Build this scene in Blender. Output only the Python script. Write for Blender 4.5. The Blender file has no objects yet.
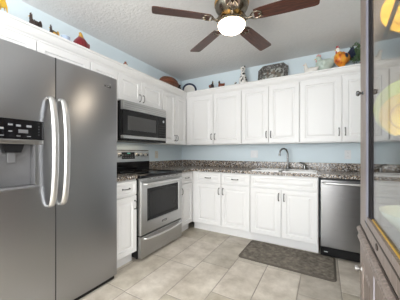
import bpy, bmesh, math, random
from mathutils import Vector, Matrix
PI = math.pi
S = bpy.context.scene
COL = S.collection
R = math.radians

# ------------------------------------------------------------------ camera, world, lights, exposure
cam_d = bpy.data.cameras.new('camera'); cam = bpy.data.objects.new('camera', cam_d); COL.objects.link(cam)
cam.location = (0, 0, 1.158)
cam.rotation_euler = (R(90), 0, R(29.882))
cam_d.sensor_width = 36; cam_d.lens = 215.544/400*36
cam_d.shift_y = 2.13/400
cam_d.clip_start = 0.01; cam_d.clip_end = 60
S.camera = cam
S.view_settings.view_transform = 'Standard'; S.view_settings.look = 'None'
S.view_settings.gamma = 1.0; S.view_settings.use_curve_mapping = False
S.view_settings.exposure = 0.29
S.cycles.use_denoising = True
S.cycles.max_bounces = 12; S.cycles.transparent_max_bounces = 16
S.cycles.sample_clamp_indirect = 6.0

W = bpy.data.worlds.new('world'); S.world = W; W.use_nodes = True
bg = W.node_tree.nodes['Background']
bg.inputs[0].default_value = (0.86, 0.93, 1.0, 1); bg.inputs[1].default_value = 2.2

def area(name, loc, rot, sx, sy, power, col):
    l = bpy.data.lights.new(name, 'AREA'); l.shape = 'RECTANGLE'; l.size = sx; l.size_y = sy
    l.energy = power; l.color = col
    o = bpy.data.objects.new(name, l); COL.objects.link(o); o.location = loc; o.rotation_euler = rot
    return o
# daylight through the window of the wall behind the camera plus an added, unseen side window to light the refrigerator
area('window_daylight', (-0.85, -2.55, 1.45), (R(90), 0, R(180)), 2.6, 1.9, 105, (1.0, 0.992, 0.98)).rotation_euler = (R(90), 0, 0)
area('side_fill_daylight', (1.90, -1.1, 1.45), (0, R(90), 0), 1.8, 2.0, 70, (1.0, 0.992, 0.98))

# ------------------------------------------------------------------ materials
def newmat(name):
    m = bpy.data.materials.new(name); m.use_nodes = True
    nt = m.node_tree; b = nt.nodes['Principled BSDF']
    return m, nt, b
def mat(name, col, rough=.5, metal=0, spec=None, emit=None, es=0, coat=0, noise=0, nscale=20, bump=0, bscale=60):
    m, nt, b = newmat(name)
    b.inputs['Base Color'].default_value = (*col, 1); b.inputs['Roughness'].default_value = rough
    b.inputs['Metallic'].default_value = metal
    if spec is not None: b.inputs['Specular IOR Level'].default_value = spec
    if coat: b.inputs['Coat Weight'].default_value = coat
    if emit: b.inputs['Emission Color'].default_value = (*emit, 1); b.inputs['Emission Strength'].default_value = es
    tc = nt.nodes.new('ShaderNodeTexCoord')
    if noise:
        n = nt.nodes.new('ShaderNodeTexNoise'); n.inputs['Scale'].default_value = nscale; n.inputs['Detail'].default_value = 4
        nt.links.new(tc.outputs['Object'], n.inputs['Vector'])
        mx = nt.nodes.new('ShaderNodeMix'); mx.data_type = 'RGBA'
        mx.inputs['A'].default_value = (*[c*(1-noise) for c in col], 1); mx.inputs['B'].default_value = (*[min(1, c*(1+noise)) for c in col], 1)
        nt.links.new(n.outputs['Fac'], mx.inputs['Factor']); nt.links.new(mx.outputs['Result'], b.inputs['Base Color'])
    if bump:
        n = nt.nodes.new('ShaderNodeTexNoise'); n.inputs['Scale'].default_value = bscale; n.inputs['Detail'].default_value = 5
        nt.links.new(tc.outputs['Object'], n.inputs['Vector'])
        bp = nt.nodes.new('ShaderNodeBump'); bp.inputs['Strength'].default_value = bump; bp.inputs['Distance'].default_value = .01
        nt.links.new(n.outputs['Fac'], bp.inputs['Height']); nt.links.new(bp.outputs['Normal'], b.inputs['Normal'])
    return m
def ramp_mat(name, stops, scale, rough=.4, stretch=(1, 1, 1), detail=6, dist=0, kind='noise', bump=0, coat=0, metal=0, const=False):
    m, nt, b = newmat(name)
    tc = nt.nodes.new('ShaderNodeTexCoord'); mp = nt.nodes.new('ShaderNodeMapping')
    mp.inputs['Scale'].default_value = stretch
    nt.links.new(tc.outputs['Object'], mp.inputs['Vector'])
    if kind == 'noise':
        n = nt.nodes.new('ShaderNodeTexNoise'); n.inputs['Scale'].default_value = scale; n.inputs['Detail'].default_value = detail
        n.inputs['Distortion'].default_value = dist; out = n.outputs['Fac']
    else:
        n = nt.nodes.new('ShaderNodeTexVoronoi'); n.inputs['Scale'].default_value = scale
        sp = nt.nodes.new('ShaderNodeSeparateColor'); nt.links.new(n.outputs['Color'], sp.inputs[0]); out = sp.outputs[0]
    nt.links.new(mp.outputs[0], n.inputs['Vector'])
    cr = nt.nodes.new('ShaderNodeValToRGB'); e = cr.color_ramp.elements
    while len(e) < len(stops): e.new(.5)
    for q, (p, c) in zip(e, stops): q.position = p; q.color = (*c, 1)
    if const: cr.color_ramp.interpolation = 'CONSTANT'
    nt.links.new(out, cr.inputs[0]); nt.links.new(cr.outputs[0], b.inputs['Base Color'])
    b.inputs['Roughness'].default_value = rough; b.inputs['Metallic'].default_value = metal
    if coat: b.inputs['Coat Weight'].default_value = coat
    if bump:
        bp = nt.nodes.new('ShaderNodeBump'); bp.inputs['Strength'].default_value = bump; bp.inputs['Distance'].default_value = .01
        nt.links.new(out, bp.inputs['Height']); nt.links.new(bp.outputs['Normal'], b.inputs['Normal'])
    return m
def steel(name, col, rough, aniso, stretch=(.6, .6, 700)):
    m, nt, b = newmat(name)
    b.inputs['Metallic'].default_value = 1
    tc = nt.nodes.new('ShaderNodeTexCoord'); mp = nt.nodes.new('ShaderNodeMapping'); mp.inputs['Scale'].default_value = stretch
    n = nt.nodes.new('ShaderNodeTexNoise'); n.inputs['Scale'].default_value = 1; n.inputs['Detail'].default_value = 3
    nt.links.new(tc.outputs['Object'], mp.inputs[0]); nt.links.new(mp.outputs[0], n.inputs['Vector'])
    mr = nt.nodes.new('ShaderNodeMapRange'); mr.inputs['To Min'].default_value = rough-.02; mr.inputs['To Max'].default_value = rough+.02
    nt.links.new(n.outputs['Fac'], mr.inputs[0]); nt.links.new(mr.outputs[0], b.inputs['Roughness'])
    b.inputs['Base Color'].default_value = (*col, 1)
    tg = nt.nodes.new('ShaderNodeCombineXYZ'); tg.inputs[2].default_value = 1.0     # brushed grain runs level
    b.inputs['Anisotropic Rotation'].default_value = 0.0
    nt.links.new(tg.outputs[0], b.inputs['Tangent'])
    b.inputs['Anisotropic'].default_value = aniso
    return m
M = {}
M['white'] = mat('white_painted_cabinet', (.81, .808, .805), .38)
M['trimwhite'] = mat('white_trim', (.82, .818, .812), .42)
M['wall'] = mat('pale_blue_wall_paint', (.72, .82, .87), .85, bump=.05, bscale=160)
M['otherwall'] = mat('off_white_wall_paint', (.72, .72, .70), .85, bump=.05, bscale=160)
M['ceiling'] = mat('textured_ceiling', (.80, .80, .80), .95, bump=.7, bscale=38, noise=.04, nscale=30)
M['granite'] = ramp_mat('speckled_granite', [(0, (.02, .02, .02)), (.22, (.13, .095, .07)), (.38, (.36, .27, .18)), (.55, (.13, .12, .12)), (.72, (.44, .40, .36)), (.90, (.68, .67, .66))], 105, .18, kind='vor', const=True)
M['tile'] = None
M['grout'] = mat('grout', (.36, .32, .28), .9)
M['steel'] = steel('brushed_stainless_steel', (.395, .40, .415), .30, .45)
M['steel_range'] = steel('range_stainless_steel', (.45, .45, .445), .28, .35)
M['chrome'] = mat('polished_nickel', (.62, .60, .58), .2, 1)
M['darksteel'] = mat('dark_brushed_nickel', (.20, .20, .20), .25, 1)
M['brightsteel'] = mat('satin_steel', (.72, .72, .72), .36, 1)
M['black'] = mat('black_enamel', (.008, .008, .009), .35, spec=.25)
M['blackglass'] = mat('black_glass', (.006, .006, .007), .10, spec=.3)
M['ovenglass'] = mat('oven_window_glass', (.018, .018, .018), .15, spec=.3, noise=.3, nscale=8)
M['mwglass'] = mat('microwave_window_mesh', (.075, .075, .075), .3, spec=.3)
M['rubber'] = mat('dark_plastic', (.03, .03, .032), .5)
M['greyplastic'] = mat('grey_plastic', (.13, .13, .135), .45)
M['led'] = mat('pale_printed_legend', (.60, .62, .64), .5)
M['legend'] = mat('dim_printed_legend', (.22, .23, .24), .5)
M['ivory'] = mat('ivory_plastic', (.72, .69, .60), .4)
M['whiteplastic'] = mat('white_plastic', (.80, .82, .84), .4)
M['sink'] = mat('white_sink_enamel', (.90, .90, .89), .25)
M['mat'] = ramp_mat('mottled_taupe_mat', [(.25, (.07, .06, .048)), (.5, (.17, .148, .12)), (.75, (.30, .265, .22))], 26, .85, bump=.4)
M['matedge'] = mat('taupe_mat_edge', (.11, .095, .078), .85)
M['blade'] = ramp_mat('walnut_blade', [(.3, (.030, .010, .007)), (.55, (.095, .030, .017)), (.75, (.16, .060, .036))], 6, .35, stretch=(1.5, 22, 22), dist=.4)
M['pewter'] = mat('antique_pewter', (.22, .19, .15), .25, 1, noise=.35, nscale=25)
M['brass'] = mat('polished_brass', (.72, .42, .14), .18, 1)
M['bowl'] = mat('lit_frosted_glass', (.95, .9, .8), .4, emit=(1, .84, .64), es=10.0)
M['hutch'] = ramp_mat('weathered_taupe_wood', [(.3, (.145, .112, .095)), (.5, (.225, .175, .15)), (.72, (.31, .25, .22))], 7, .42, stretch=(16, 16, 1.0), dist=.1, detail=3)
M['hutch_in'] = ramp_mat('brown_wood_interior', [(.3, (.07, .048, .034)), (.6, (.12, .085, .062))], 5, .6, stretch=(10, 10, 1))
M['groove'] = mat('dark_brown_groove', (.035, .022, .015), .5)  # plain dark brown, shared by grooves, plinth, escutcheon and rod
M['recess_dark'] = mat('painted_recess_shade', (.02, .018, .02), .75, spec=.1)  # shade of the recessed stile edge put into the colour
M['bevel_pale'] = mat('painted_bevel_highlight', (.25, .25, .31), .5)  # highlight along the stile bevel put into the colour

def tile_mat():
    m, nt, b = newmat('beige_porcelain_tile')
    tc = nt.nodes.new('ShaderNodeTexCoord')
    n = nt.nodes.new('ShaderNodeTexNoise'); n.inputs['Scale'].default_value = 5; n.inputs['Detail'].default_value = 7; n.inputs['Roughness'].default_value = .65
    nt.links.new(tc.outputs['Object'], n.inputs['Vector'])
    cr = nt.nodes.new('ShaderNodeValToRGB'); e = cr.color_ramp.elements
    e[0].position = .32; e[0].color = (.44, .385, .315, 1); e[1].position = .68; e[1].color = (.75, .69, .61, 1)
    nt.links.new(n.outputs['Fac'], cr.inputs[0])
    at = nt.nodes.new('ShaderNodeAttribute'); at.attribute_name = 'tone'
    mx = nt.nodes.new('ShaderNodeMix'); mx.data_type = 'RGBA'; mx.blend_type = 'MULTIPLY'; mx.inputs['Factor'].default_value = 1
    nt.links.new(cr.outputs[0], mx.inputs['A']); nt.links.new(at.outputs['Color'], mx.inputs['B'])
    nt.links.new(mx.outputs['Result'], b.inputs['Base Color'])
    b.inputs['Roughness'].default_value = .42
    return m
M['tile'] = tile_mat()
def glass_mat(name, tint, ior=1.5, rough=0.0):
    m = bpy.data.materials.new(name); m.use_nodes = True; nt = m.node_tree
    for n in list(nt.nodes): nt.nodes.remove(n)
    o = nt.nodes.new('ShaderNodeOutputMaterial'); t = nt.nodes.new('ShaderNodeBsdfTransparent'); g = nt.nodes.new('ShaderNodeBsdfGlossy')
    t.inputs[0].default_value = (*tint, 1); g.inputs['Roughness'].default_value = rough
    ge = nt.nodes.new('ShaderNodeNewGeometry'); dp = nt.nodes.new('ShaderNodeVectorMath'); dp.operation = 'DOT_PRODUCT'
    nt.links.new(ge.outputs['Normal'], dp.inputs[0]); nt.links.new(ge.outputs['Incoming'], dp.inputs[1])
    def mth(op, x, y=None):
        n = nt.nodes.new('ShaderNodeMath'); n.operation = op
        for i, v in enumerate((x, y)):
            if v is None: continue
            if isinstance(v, (int, float)): n.inputs[i].default_value = v
            else: nt.links.new(v, n.inputs[i])
        return n.outputs[0]
    r0 = ((ior-1)/(ior+1))**2                       # Schlick reflectance, the same from both faces of the pane
    fr_ = mth('ADD', mth('MULTIPLY', mth('POWER', mth('SUBTRACT', 1.0, mth('ABSOLUTE', dp.outputs['Value'])), 5.0), 1-r0), r0)
    mx = nt.nodes.new('ShaderNodeMixShader')
    nt.links.new(fr_, mx.inputs[0]); nt.links.new(t.outputs[0], mx.inputs[1]); nt.links.new(g.outputs[0], mx.inputs[2])
    nt.links.new(mx.outputs[0], o.inputs[0])
    return m
M['pane'] = glass_mat('clear_glass_pane', (.93, .95, .94), 1.55)
M['winglass'] = glass_mat('window_glass', (.98, .99, 1), 1.45)

# ------------------------------------------------------------------ mesh helpers
def obj(name, bm, m, parent=None, smooth=False, loc=None, rot=None):
    me = bpy.data.meshes.new(name)
    bmesh.ops.recalc_face_normals(bm, faces=bm.faces[:])
    bm.to_mesh(me); bm.free()
    for x in (m if isinstance(m, (list, tuple)) else [m]): me.materials.append(x)
    if smooth:
        me.polygons.foreach_set('use_smooth', [True]*len(me.polygons))
        try: me.set_sharp_from_angle(angle=R(38))
        except Exception: pass
    o = bpy.data.objects.new(name, me); COL.objects.link(o)
    if parent is not None: o.parent = parent
    if loc: o.location = loc
    if rot: o.rotation_euler = rot
    return o
def thing(name, label, cat, loc=(0, 0, 0), rz=0, group=None):
    o = bpy.data.objects.new(name, None); COL.objects.link(o); o.empty_display_size = .05
    o.location = loc; o.rotation_euler = (0, 0, rz); o['label'] = label; o['category'] = cat
    if group: o['group'] = group
    return o
def tag(o, label, cat, group=None, kind=None):
    o['label'] = label; o['category'] = cat
    if group: o['group'] = group
    if kind: o['kind'] = kind
    return o
def struct(name, bm, m, smooth=False, label=None):
    o = obj(name, bm, m, None, smooth); o['kind'] = 'structure'
    if label: o['label'] = label; 
    return o
def BM(): return bmesh.new()
def box(bm, x0, x1, y0, y1, z0, z1, bev=0, seg=2, mi=0):
    vs = [bm.verts.new(p) for p in ((x0,y0,z0),(x1,y0,z0),(x1,y1,z0),(x0,y1,z0),(x0,y0,z1),(x1,y0,z1),(x1,y1,z1),(x0,y1,z1))]
    fs = [bm.faces.new([vs[i] for i in q]) for q in ((3,2,1,0),(4,5,6,7),(0,1,5,4),(1,2,6,5),(2,3,7,6),(3,0,4,7))]
    for f_ in fs: f_.material_index = mi
    if bev:
        es = list({e for f_ in fs for e in f_.edges})
        bmesh.ops.bevel(bm, geom=es, offset=bev, segments=seg, profile=.5, affect='EDGES', clamp_overlap=True)
    return bm
def ring_loft(bm, rings, cap=True, closed=True):
    vr = [[bm.verts.new(p) for p in r] for r in rings]
    n = len(vr[0])
    for a_, b_ in zip(vr, vr[1:]):
        for i in range(n if closed else n-1):
            j = (i+1) % n
            bm.faces.new((a_[i], a_[j], b_[j], b_[i]))
    if cap:
        bm.faces.new(vr[0][::-1]); bm.faces.new(vr[-1])
    return vr
def tube(bm, pts, rad, n=10, cap=True, flat=1.0):
    pts = [Vector(p) for p in pts]; rings = []
    if not isinstance(rad, (list, tuple)): rad = [rad]*len(pts)
    ref = None
    for i, p in enumerate(pts):
        t = (pts[min(i+1, len(pts)-1)]-pts[max(i-1, 0)]).normalized()
        if ref is None:
            ref = Vector((0, 0, 1)) if abs(t.z) < .9 else Vector((1, 0, 0))
        u = (ref - t*ref.dot(t)).normalized(); v = t.cross(u); ref = u
        rings.append([p+u*math.cos(2*PI*k/n)*rad[i]+v*math.sin(2*PI*k/n)*rad[i]*flat for k in range(n)])
    ring_loft(bm, rings, cap); return bm
def lathe(bm, prof, n=24, cx=0, cy=0, cz=0, axis='z'):
    rings = []
    for r, h in prof:
        r = max(r, 1e-4); q = []
        for k in range(n):
            a_ = 2*PI*k/n; c, s = r*math.cos(a_), r*math.sin(a_)
            q.append({'z': (cx+c, cy+s, cz+h), 'y': (cx+c, cy+h, cz+s), 'x': (cx+h, cy+c, cz+s)}[axis])
        rings.append(q)
    ring_loft(bm, rings); return bm
def prism(bm, pts, axis, a0, a1):
    def P(p, a_): return {'x': (a_, p[0], p[1]), 'y': (p[0], a_, p[1]), 'z': (p[0], p[1], a_)}[axis]
    ring_loft(bm, [[P(p, a0) for p in pts], [P(p, a1) for p in pts]]); return bm
def smoothpath(pts, n=8):
    pts = [Vector(p) for p in pts]; out = []
    P_ = [pts[0]*2-pts[1]]+pts+[pts[-1]*2-pts[-2]]
    for i in range(1, len(P_)-2):
        for k in range(n):
            t = k/n; a_, b_, c, d = P_[i-1:i+3]
            out.append(.5*((2*b_)+(-a_+c)*t+(2*a_-5*b_+4*c-d)*t*t+(-a_+3*b_-3*c+d)*t**3))
    out.append(pts[-1]); return out
def lerpl(v, t):
    x = t*(len(v)-1); i = min(int(x), len(v)-2); return v[i]+(v[i+1]-v[i])*(x-i)
def body(bm, pts, rr, flat=1.0, n=14, sub=6):
    """smooth animal-like body: path with radii, capped with rounded ends"""
    p = smoothpath(pts, sub); k = len(p)
    rad = [max(.0008, lerpl(rr, i/(k-1))) for i in range(k)]
    tube(bm, p, rad, n, True, flat)
    return bm

# ------------------------------------------------------------------ structure
XL, XR, YB, YF, ZC = -2.335, .68, 3.365, -2.7, 2.505
def tiles():
    bm = BM(); lay = bm.loops.layers.color.new('tone'); random.seed(4)
    box(bm, XL-.05, 2.05, YF-.05, YB+.05, -.05, -.003, mi=1)
    off = {0: .02, 1: .17+.0, 2: .38, 3: .40, 4: .10, 5: .30}
    w, l, g = .3125, .61, .0035
    for i in range(-4, 12):
        x0 = -1.437+w*i; o_ = off.get(i, random.random()*l)
        for j in range(-6, 7):
            y0 = o_+l*j; y1 = y0+l
            a0, a1 = max(x0+g, XL-.02), min(x0+w-g, 2.02); b0, b1 = max(y0+g, YF-.02), min(y1-g, YB+.02)
            if a1-a0 < .02 or b1-b0 < .02: continue
            n0 = len(bm.faces)
            vs = [bm.verts.new(p) for p in ((a0,b0,-.002),(a1,b0,-.002),(a1,b1,-.002),(a0,b1,-.002))]
            e = .003; vt = [bm.verts.new(p) for p in ((a0+e,b0+e,0),(a1-e,b0+e,0),(a1-e,b1-e,0),(a0+e,b1-e,0))]
            fs = [bm.faces.new(vt)]+[bm.faces.new((vs[k], vs[(k+1) % 4], vt[(k+1) % 4], vt[k])) for k in range(4)]
            t = random.uniform(.90, 1.08); t2 = t*random.uniform(.97, 1.0)
            for f_ in fs:
                for lp in f_.loops: lp[lay] = (t, t, t2, 1)
    me_o = struct('floor', bm, [M['tile'], M['grout']]); return me_o
tiles()
struct('ceiling', box(BM(), XL-.1, 2.1, YF-.1, YB+.1, ZC, ZC+.1), M['ceiling'])
struct('wall_back', box(BM(), XL-.1, XR+.1, YB, YB+.1, 0, ZC), M['wall'])
struct('wall_left', box(BM(), XL-.1, XL, YF, YB, 0, ZC), M['wall'])
struct('wall_right', box(BM(), XR, XR+.1, .10, YB, 0, ZC), M['otherwall'])
# dining side behind the camera: recess of the right wall with an added window
def wall_with_hole(name, axis, c0, c1, a0, a1, z0, z1, h):
    bm = BM(); ha0, ha1, hz0, hz1 = h
    for q in ((a0, ha0, z0, z1), (ha1, a1, z0, z1), (ha0, ha1, z0, hz0), (ha0, ha1, hz1, z1)):
        if axis == 'y': box(bm, q[0], q[1], c0, c1, q[2], q[3])
        else: box(bm, c0, c1, q[0], q[1], q[2], q[3])
    return struct(name, bm, M['otherwall'])
wall_with_hole('wall_front', 'y', YF-.1, YF, XL-.1, 2.1, 0, ZC, (-2.15, .45, .5, 2.4))
wall_with_hole('wall_right.001', 'x', 2.0, 2.1, YF, .1, 0, ZC, (-2.1, -.1, .5, 2.4))
struct('wall_right.002', box(BM(), XR+.1, 2.1, .10, .2, 0, ZC), M['otherwall'])
def window(name, axis, c, a0, a1, z0, z1):
    r = bpy.data.objects.new(name, None); COL.objects.link(r); r['kind'] = 'structure'
    bm = BM(); t = .05
    am = (a0+a1)/2
    for q in ((a0, a1, z0, z0+t), (a0, a1, z1-t, z1), (a0, a0+t, z0+t, z1-t), (a1-t, a1, z0+t, z1-t), (am-t/2, am+t/2, z0+t, z1-t)):
        if axis == 'y': box(bm, q[0], q[1], c-.03, c+.03, q[2], q[3])
        else: box(bm, c-.03, c+.03, q[0], q[1], q[2], q[3])
    obj('window_frame', bm, M['trimwhite'], r)
    bm = BM()
    if axis == 'y': box(bm, a0+t, a1-t, c-.003, c+.003, z0+t, z1-t)
    else: box(bm, c-.003, c+.003, a0+t, a1-t, z0+t, z1-t)
    obj('pane', bm, M['winglass'], r)
window('window_1', 'y', YF-.06, -2.15, .45, .5, 2.4)
window('added_window', 'x', 2.06, -2.1, -.1, .5, 2.4)  # unseen window added to put highlights on the refrigerator

# ------------------------------------------------------------------ cabinet pieces (local frame: x along the run, front faces -y, z up)
WAX = {'back': 0.0, 'left': R(90), 'hutch': R(-90)}
def panel_door(w, h, t=.019, fr=.055, raised=True):
    bm = BM(); rings = []
    def rect(i, y): return [(i, y, i), (w-i, y, i), (w-i, y, h-i), (i, y, h-i)]
    prof = [(0, t), (0, .004), (.004, 0)]
    if raised and min(w, h) > 2*fr+.06: prof += [(fr, 0), (fr+.005, .010), (fr+.016, .010), (fr+.036, .002)]
    elif raised: prof += [(.018, 0), (.022, .004), (.030, .004), (.036, .001)]
    ring_loft(bm, [rect(i, y) for i, y in prof])
    return bm
def pull_mesh():
    bm = BM(); L = .085
    tube(bm, smoothpath([(0, 0, -L/2), (0, -.020, -L/2+.004), (0, -.027, -L/4), (0, -.029, 0), (0, -.027, L/4), (0, -.020, L/2-.004), (0, 0, L/2)], 3), .0048, 8)
    for s in (-1, 1): lathe(bm, [(.001, -.004), (.008, -.004), (.008, 0)], 10, 0, 0, s*L/2, 'y')
    return bm
_pull = obj('handle', pull_mesh(), M['darksteel'], smooth=True); PULL = _pull.data; bpy.data.objects.remove(_pull)
def pull(parent, x, z, horiz=False, y=0, L=None):
    o = bpy.data.objects.new('handle', PULL); COL.objects.link(o); o.parent = parent; o.location = (x, y, z)
    if horiz: o.rotation_euler = (0, R(90), 0)
    return o
def add_door(root, x0, x1, z0, z1, hx=None, hz=None, horiz=False, name='door', raised=True, fr=.055, m=None):
    d = obj(name, panel_door(x1-x0, z1-z0, fr=fr, raised=raised), m or M['white'], root, loc=(x0, -.019, z0))
    if hx is not None: pull(d, hx-x0, hz-z0, horiz)
    return d
def carcass_open_toe(w, depth, h, toe_h=.112, toe_d=.062):
    bm = BM()
    prism(bm, [(0, toe_h), (0, h), (depth, h), (depth, 0), (toe_d, 0), (toe_d, toe_h)], 'x', 0, w)
    return bm
def base_cabinet(label, side, loc, w, doors, drawers, depth=.60, h=.872, drawer_name='drawer'):
    r = thing('base_cabinet', label, 'cabinet', loc, WAX[side], 'white base cabinets')
    obj('carcass', carcass_open_toe(w, depth, h), M['white'], r)
    for x0, x1, hx in doors: add_door(r, x0, x1, .122, .706, hx, .612)
    for x0, x1, hx in drawers: add_door(r, x0, x1, .718, .862, hx, .79, True, drawer_name, raised=True, fr=.03)
    return r
def wall_cabinet(label, side, loc, w, z0, doors, hz, depth=.31, top=2.145, dtop=2.055):
    r = thing('wall_cabinet', label, 'cabinet', (loc[0], loc[1], 0), WAX[side], 'white wall cabinets')
    obj('carcass', box(BM(), 0, w, 0, depth, z0, top), M['white'], r)
    for x0, x1, hx in doors: add_door(r, x0, x1, z0+.010, dtop, hx, hz)
    return r

FB, FL = 2.759, -1.722      # fronts of the base cabinet faces
UB, UL = 3.05, -2.023       # fronts of the wall cabinet faces
X0 = -1.720
# back run
base_cabinet('white base cabinet with two drawers over two doors, left of the sink cabinet', 'back', (X0, FB, 0), .892,
             [(.072, .478, .450), (.484, .886, .512)], [(.072, .478, .275), (.484, .886, .685)])
sc_ = base_cabinet('white sink base cabinet with plain false front under the double sink', 'back', (-.826, FB, 0), .772,
             [(.006, .378, .350), (.384, .766, .412)], [(.006, .766, None)], h=.70, drawer_name='false_front')
obj('face_rail', box(BM(), 0, .772, 0, .02, .70, .872), M['white'], sc_)
# left run
base_cabinet('white single base cabinet with one drawer between refrigerator and range', 'left', (FL, 1.335, 0), .300,
             [(.008, .296, .268)], [(.008, .296, .155)])
base_cabinet('narrow white corner base cabinet to the right of the range', 'left', (FL, 2.408, 0), .345,
             [(.008, .330, .040)], [(.008, .330, .18)])
# wall cabinets, left wall
wall_cabinet('white wall cabinet above the refrigerator', 'left', (UL, .40), .911, 1.87, [(.01, .449, .42), (.455, .905, .48)], 1.92)
wall_cabinet('narrow white wall cabinet between refrigerator cabinet and microwave', 'left', (UL, 1.313), .327, 1.276, [(.006, .321, .04)], 1.38)
wall_cabinet('short white wall cabinet with two doors above the microwave', 'left', (UL, 1.642), .766, 1.748, [(.008, .352, .325), (.358, .760, .385)], 1.833)
wall_cabinet('white wall cabinet with two narrow doors right of the microwave', 'left', (UL, 2.410), .637, 1.276, [(.008, .312, .290), (.318, .615, .340)], 1.375)
# wall cabinets, back wall
wall_cabinet('white two door wall cabinet nearest the corner, below the two small dark roosters', 'back', (UL+.002, UB), .974, 1.276, [(.085, .514, .487), (.520, .970, .548)], 1.40)
wall_cabinet('white two door wall cabinet on the back wall below the big platter', 'back', (-1.045, UB), .774, 1.276, [(.006, .384, .357), (.390, .770, .417)], 1.40)
wall_cabinet('white two door wall cabinet on the back wall above the dishwasher', 'back', (-.269, UB), .94, 1.276, [(.006, .452, .425), (.460, .93, .487)], 1.40)
# crown
def crown(axis, a0, a1, face, miter=None):
    z0, z1 = 2.066, 2.155
    prof = [(0, z0), (-.006, z0), (-.010, z0+.012), (-.022, z0+.022), (-.036, z0+.045), (-.044, z0+.068), (-.056, z0+.074), (-.056, z1), (.0, z1)]
    bm = BM()
    if axis == 'x':
        r = [[((a0 + (-.0) + (-d if 0 else 0)), face+d, z) for d, z in prof], [(a1, face+d, z) for d, z in prof]]
        r[0] = [(a0-d, face+d, z) for d, z in prof]
        ring_loft(bm, r)
    else:
        r = [[(face-d, a0, z) for d, z in prof], [(face-d, a1+d, z) for d, z in prof]]
        ring_loft(bm, r)
    return bm
o = struct('trim_1', crown('x', UL, XR, UB), M['trimwhite'], label='white crown moulding along the back wall cabinets')
o = struct('trim_2', crown('y', .39, UB, UL), M['trimwhite'], label='white crown moulding along the left wall cabinets')

# countertops
ct = thing('countertop', 'speckled brown granite countertop running around the corner with the sink', 'countertop', (0, 0, 0))
bm = BM(); z0, z1 = .876, .914; yf = FB-.028; yb = YB-.004
SX0, SX1, SY0, SY1 = -.80, -.09, 2.80, 3.15
for q in ((FL+.028, SX0, yf, yb), (SX1, XR-.004, yf, yb), (SX0, SX1, yf, SY0), (SX0, SX1, SY1, yb), (-.50, -.42, SY0, SY1), (XL+.004, FL+.028, 2.408, yb)):
    box(bm, *q, z0, z1)
obj('slab', bm, M['granite'], ct)
bm = BM(); box(bm, XL+.024, XR-.004, yb-.02, yb, z1, z1+.10, .003); box(bm, XL+.004, XL+.024, 2.408, yb, z1, z1+.10, .003)
obj('backsplash', bm, M['granite'], ct)
ct2 = thing('countertop', 'small granite countertop piece between refrigerator and range', 'countertop', (0, 0, 0))
obj('slab', box(BM(), XL+.004, FL+.028, 1.335, 1.638, z0, z1, .004), M['granite'], ct2)
obj('backsplash', box(BM(), XL+.004, XL+.024, 1.335, 1.638, z1, z1+.10, .003), M['granite'], ct2)

# ------------------------------------------------------------------ sink and faucet
sk = thing('kitchen_sink', 'white double bowl kitchen sink set in the granite under the faucet', 'sink', (0, 0, 0))
def bowl(x0, x1, y0, y1, zt, depth):
    bm = BM(); th = .004
    rings = []
    def rr(x0, x1, y0, y1, z, r=.04, n=5):
        p = []
        for cx, cy, a0 in ((x1-r, y1-r, 0), (x0+r, y1-r, 90), (x0+r, y0+r, 180), (x1-r, y0+r, 270)):
            for k in range(n+1):
                a_ = R(a0+90*k/n); p.append((cx+r*math.cos(a_), cy+r*math.sin(a_), z))
        return p
    i = 0
    rings = [rr(x0-th, x1+th, y0-th, y1+th, zt), rr(x0-th, x1+th, y0-th, y1+th, zt-depth-th), ]
    inner = [rr(x0, x1, y0, y1, zt), rr(x0+.006, x1-.006, y0+.006, y1-.006, zt-depth+.02), rr(x0+.03, x1-.03, y0+.03, y1-.03, zt-depth)]
    a_ = ring_loft(bm, [rings[1], rings[0]]+inner)
    return bm
ZR = .924
bx0, bx1, bm0, bm1 = SX0+.007, SX1-.007, -.507, -.413
by0, by1 = SY0+.007, SY1-.007
obj('bowl', bowl(bx0, bm0, by0, by1, z1-.003, .17), M['sink'], sk)
obj('bowl', bowl(bm1, bx1, by0, by1, z1-.003, .17), M['sink'], sk)
def lip(x0, x1, y0, y1, w=.022, h=.011):
    bm = BM()
    for q in ((x0-w, x1+w, y0-w, y0), (x0-w, x1+w, y1, y1+w), (x0-w, x0, y0, y1), (x1, x1+w, y0, y1)): box(bm, *q, z1+.0005, z1+h)
    return obj('rim', bm, M['sink'], sk)
lip(bx0-.004, bm0+.004, by0-.004, by1+.004); lip(bm1-.004, bx1+.004, by0-.004, by1+.004)
obj('faucet_deck', box(BM(), -.60, -.30, 3.178, 3.270, z1+.0005, ZR-.0035, .004), M['sink'], sk)
for cx in ((bx0+bm0)/2, (bm1+bx1)/2):
    obj('drain', lathe(BM(), [(.001, 0), (.04, 0), (.043, .004), (.03, .003), (.001, .001)], 20, cx, 2.98, z1-.172), M['chrome'], sk, True)
FZ = ZR-.003
fa = thing('faucet', 'dark brushed nickel gooseneck faucet behind the sink', 'faucet', (-.437, 3.215, FZ))
obj('base', lathe(BM(), [(.001, 0), (.030, 0), (.030, .008), (.019, .016), (.017, .05), (.013, .055), (.001, .056)], 20), M['darksteel'], fa, True)
pts = [(0, 0, .05), (0, 0, .20), (-.004, -.003, .235), (-.02, -.014, .272), (-.045, -.032, .285), (-.072, -.052, .275), (-.09, -.066, .245), (-.096, -.07, .205)]
obj('spout', tube(BM(), smoothpath(pts, 5), .0115, 12), M['darksteel'], fa, True)
obj('spout_tip', tube(BM(), [(-.096, -.07, .207), (-.0965, -.07, .185)], .0145, 12), M['darksteel'], fa, True)
hd = thing('side_sprayer', 'short dark nickel side sprayer standing right of the gooseneck faucet', 'sprayer', (-.225, 3.215, z1+.0005))
obj('base', lathe(BM(), [(.001, 0), (.028, 0), (.028, .006), (.021, .012), (.02, .06), (.016, .075), (.001, .08)], 20), M['darksteel'], hd, True)
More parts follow.
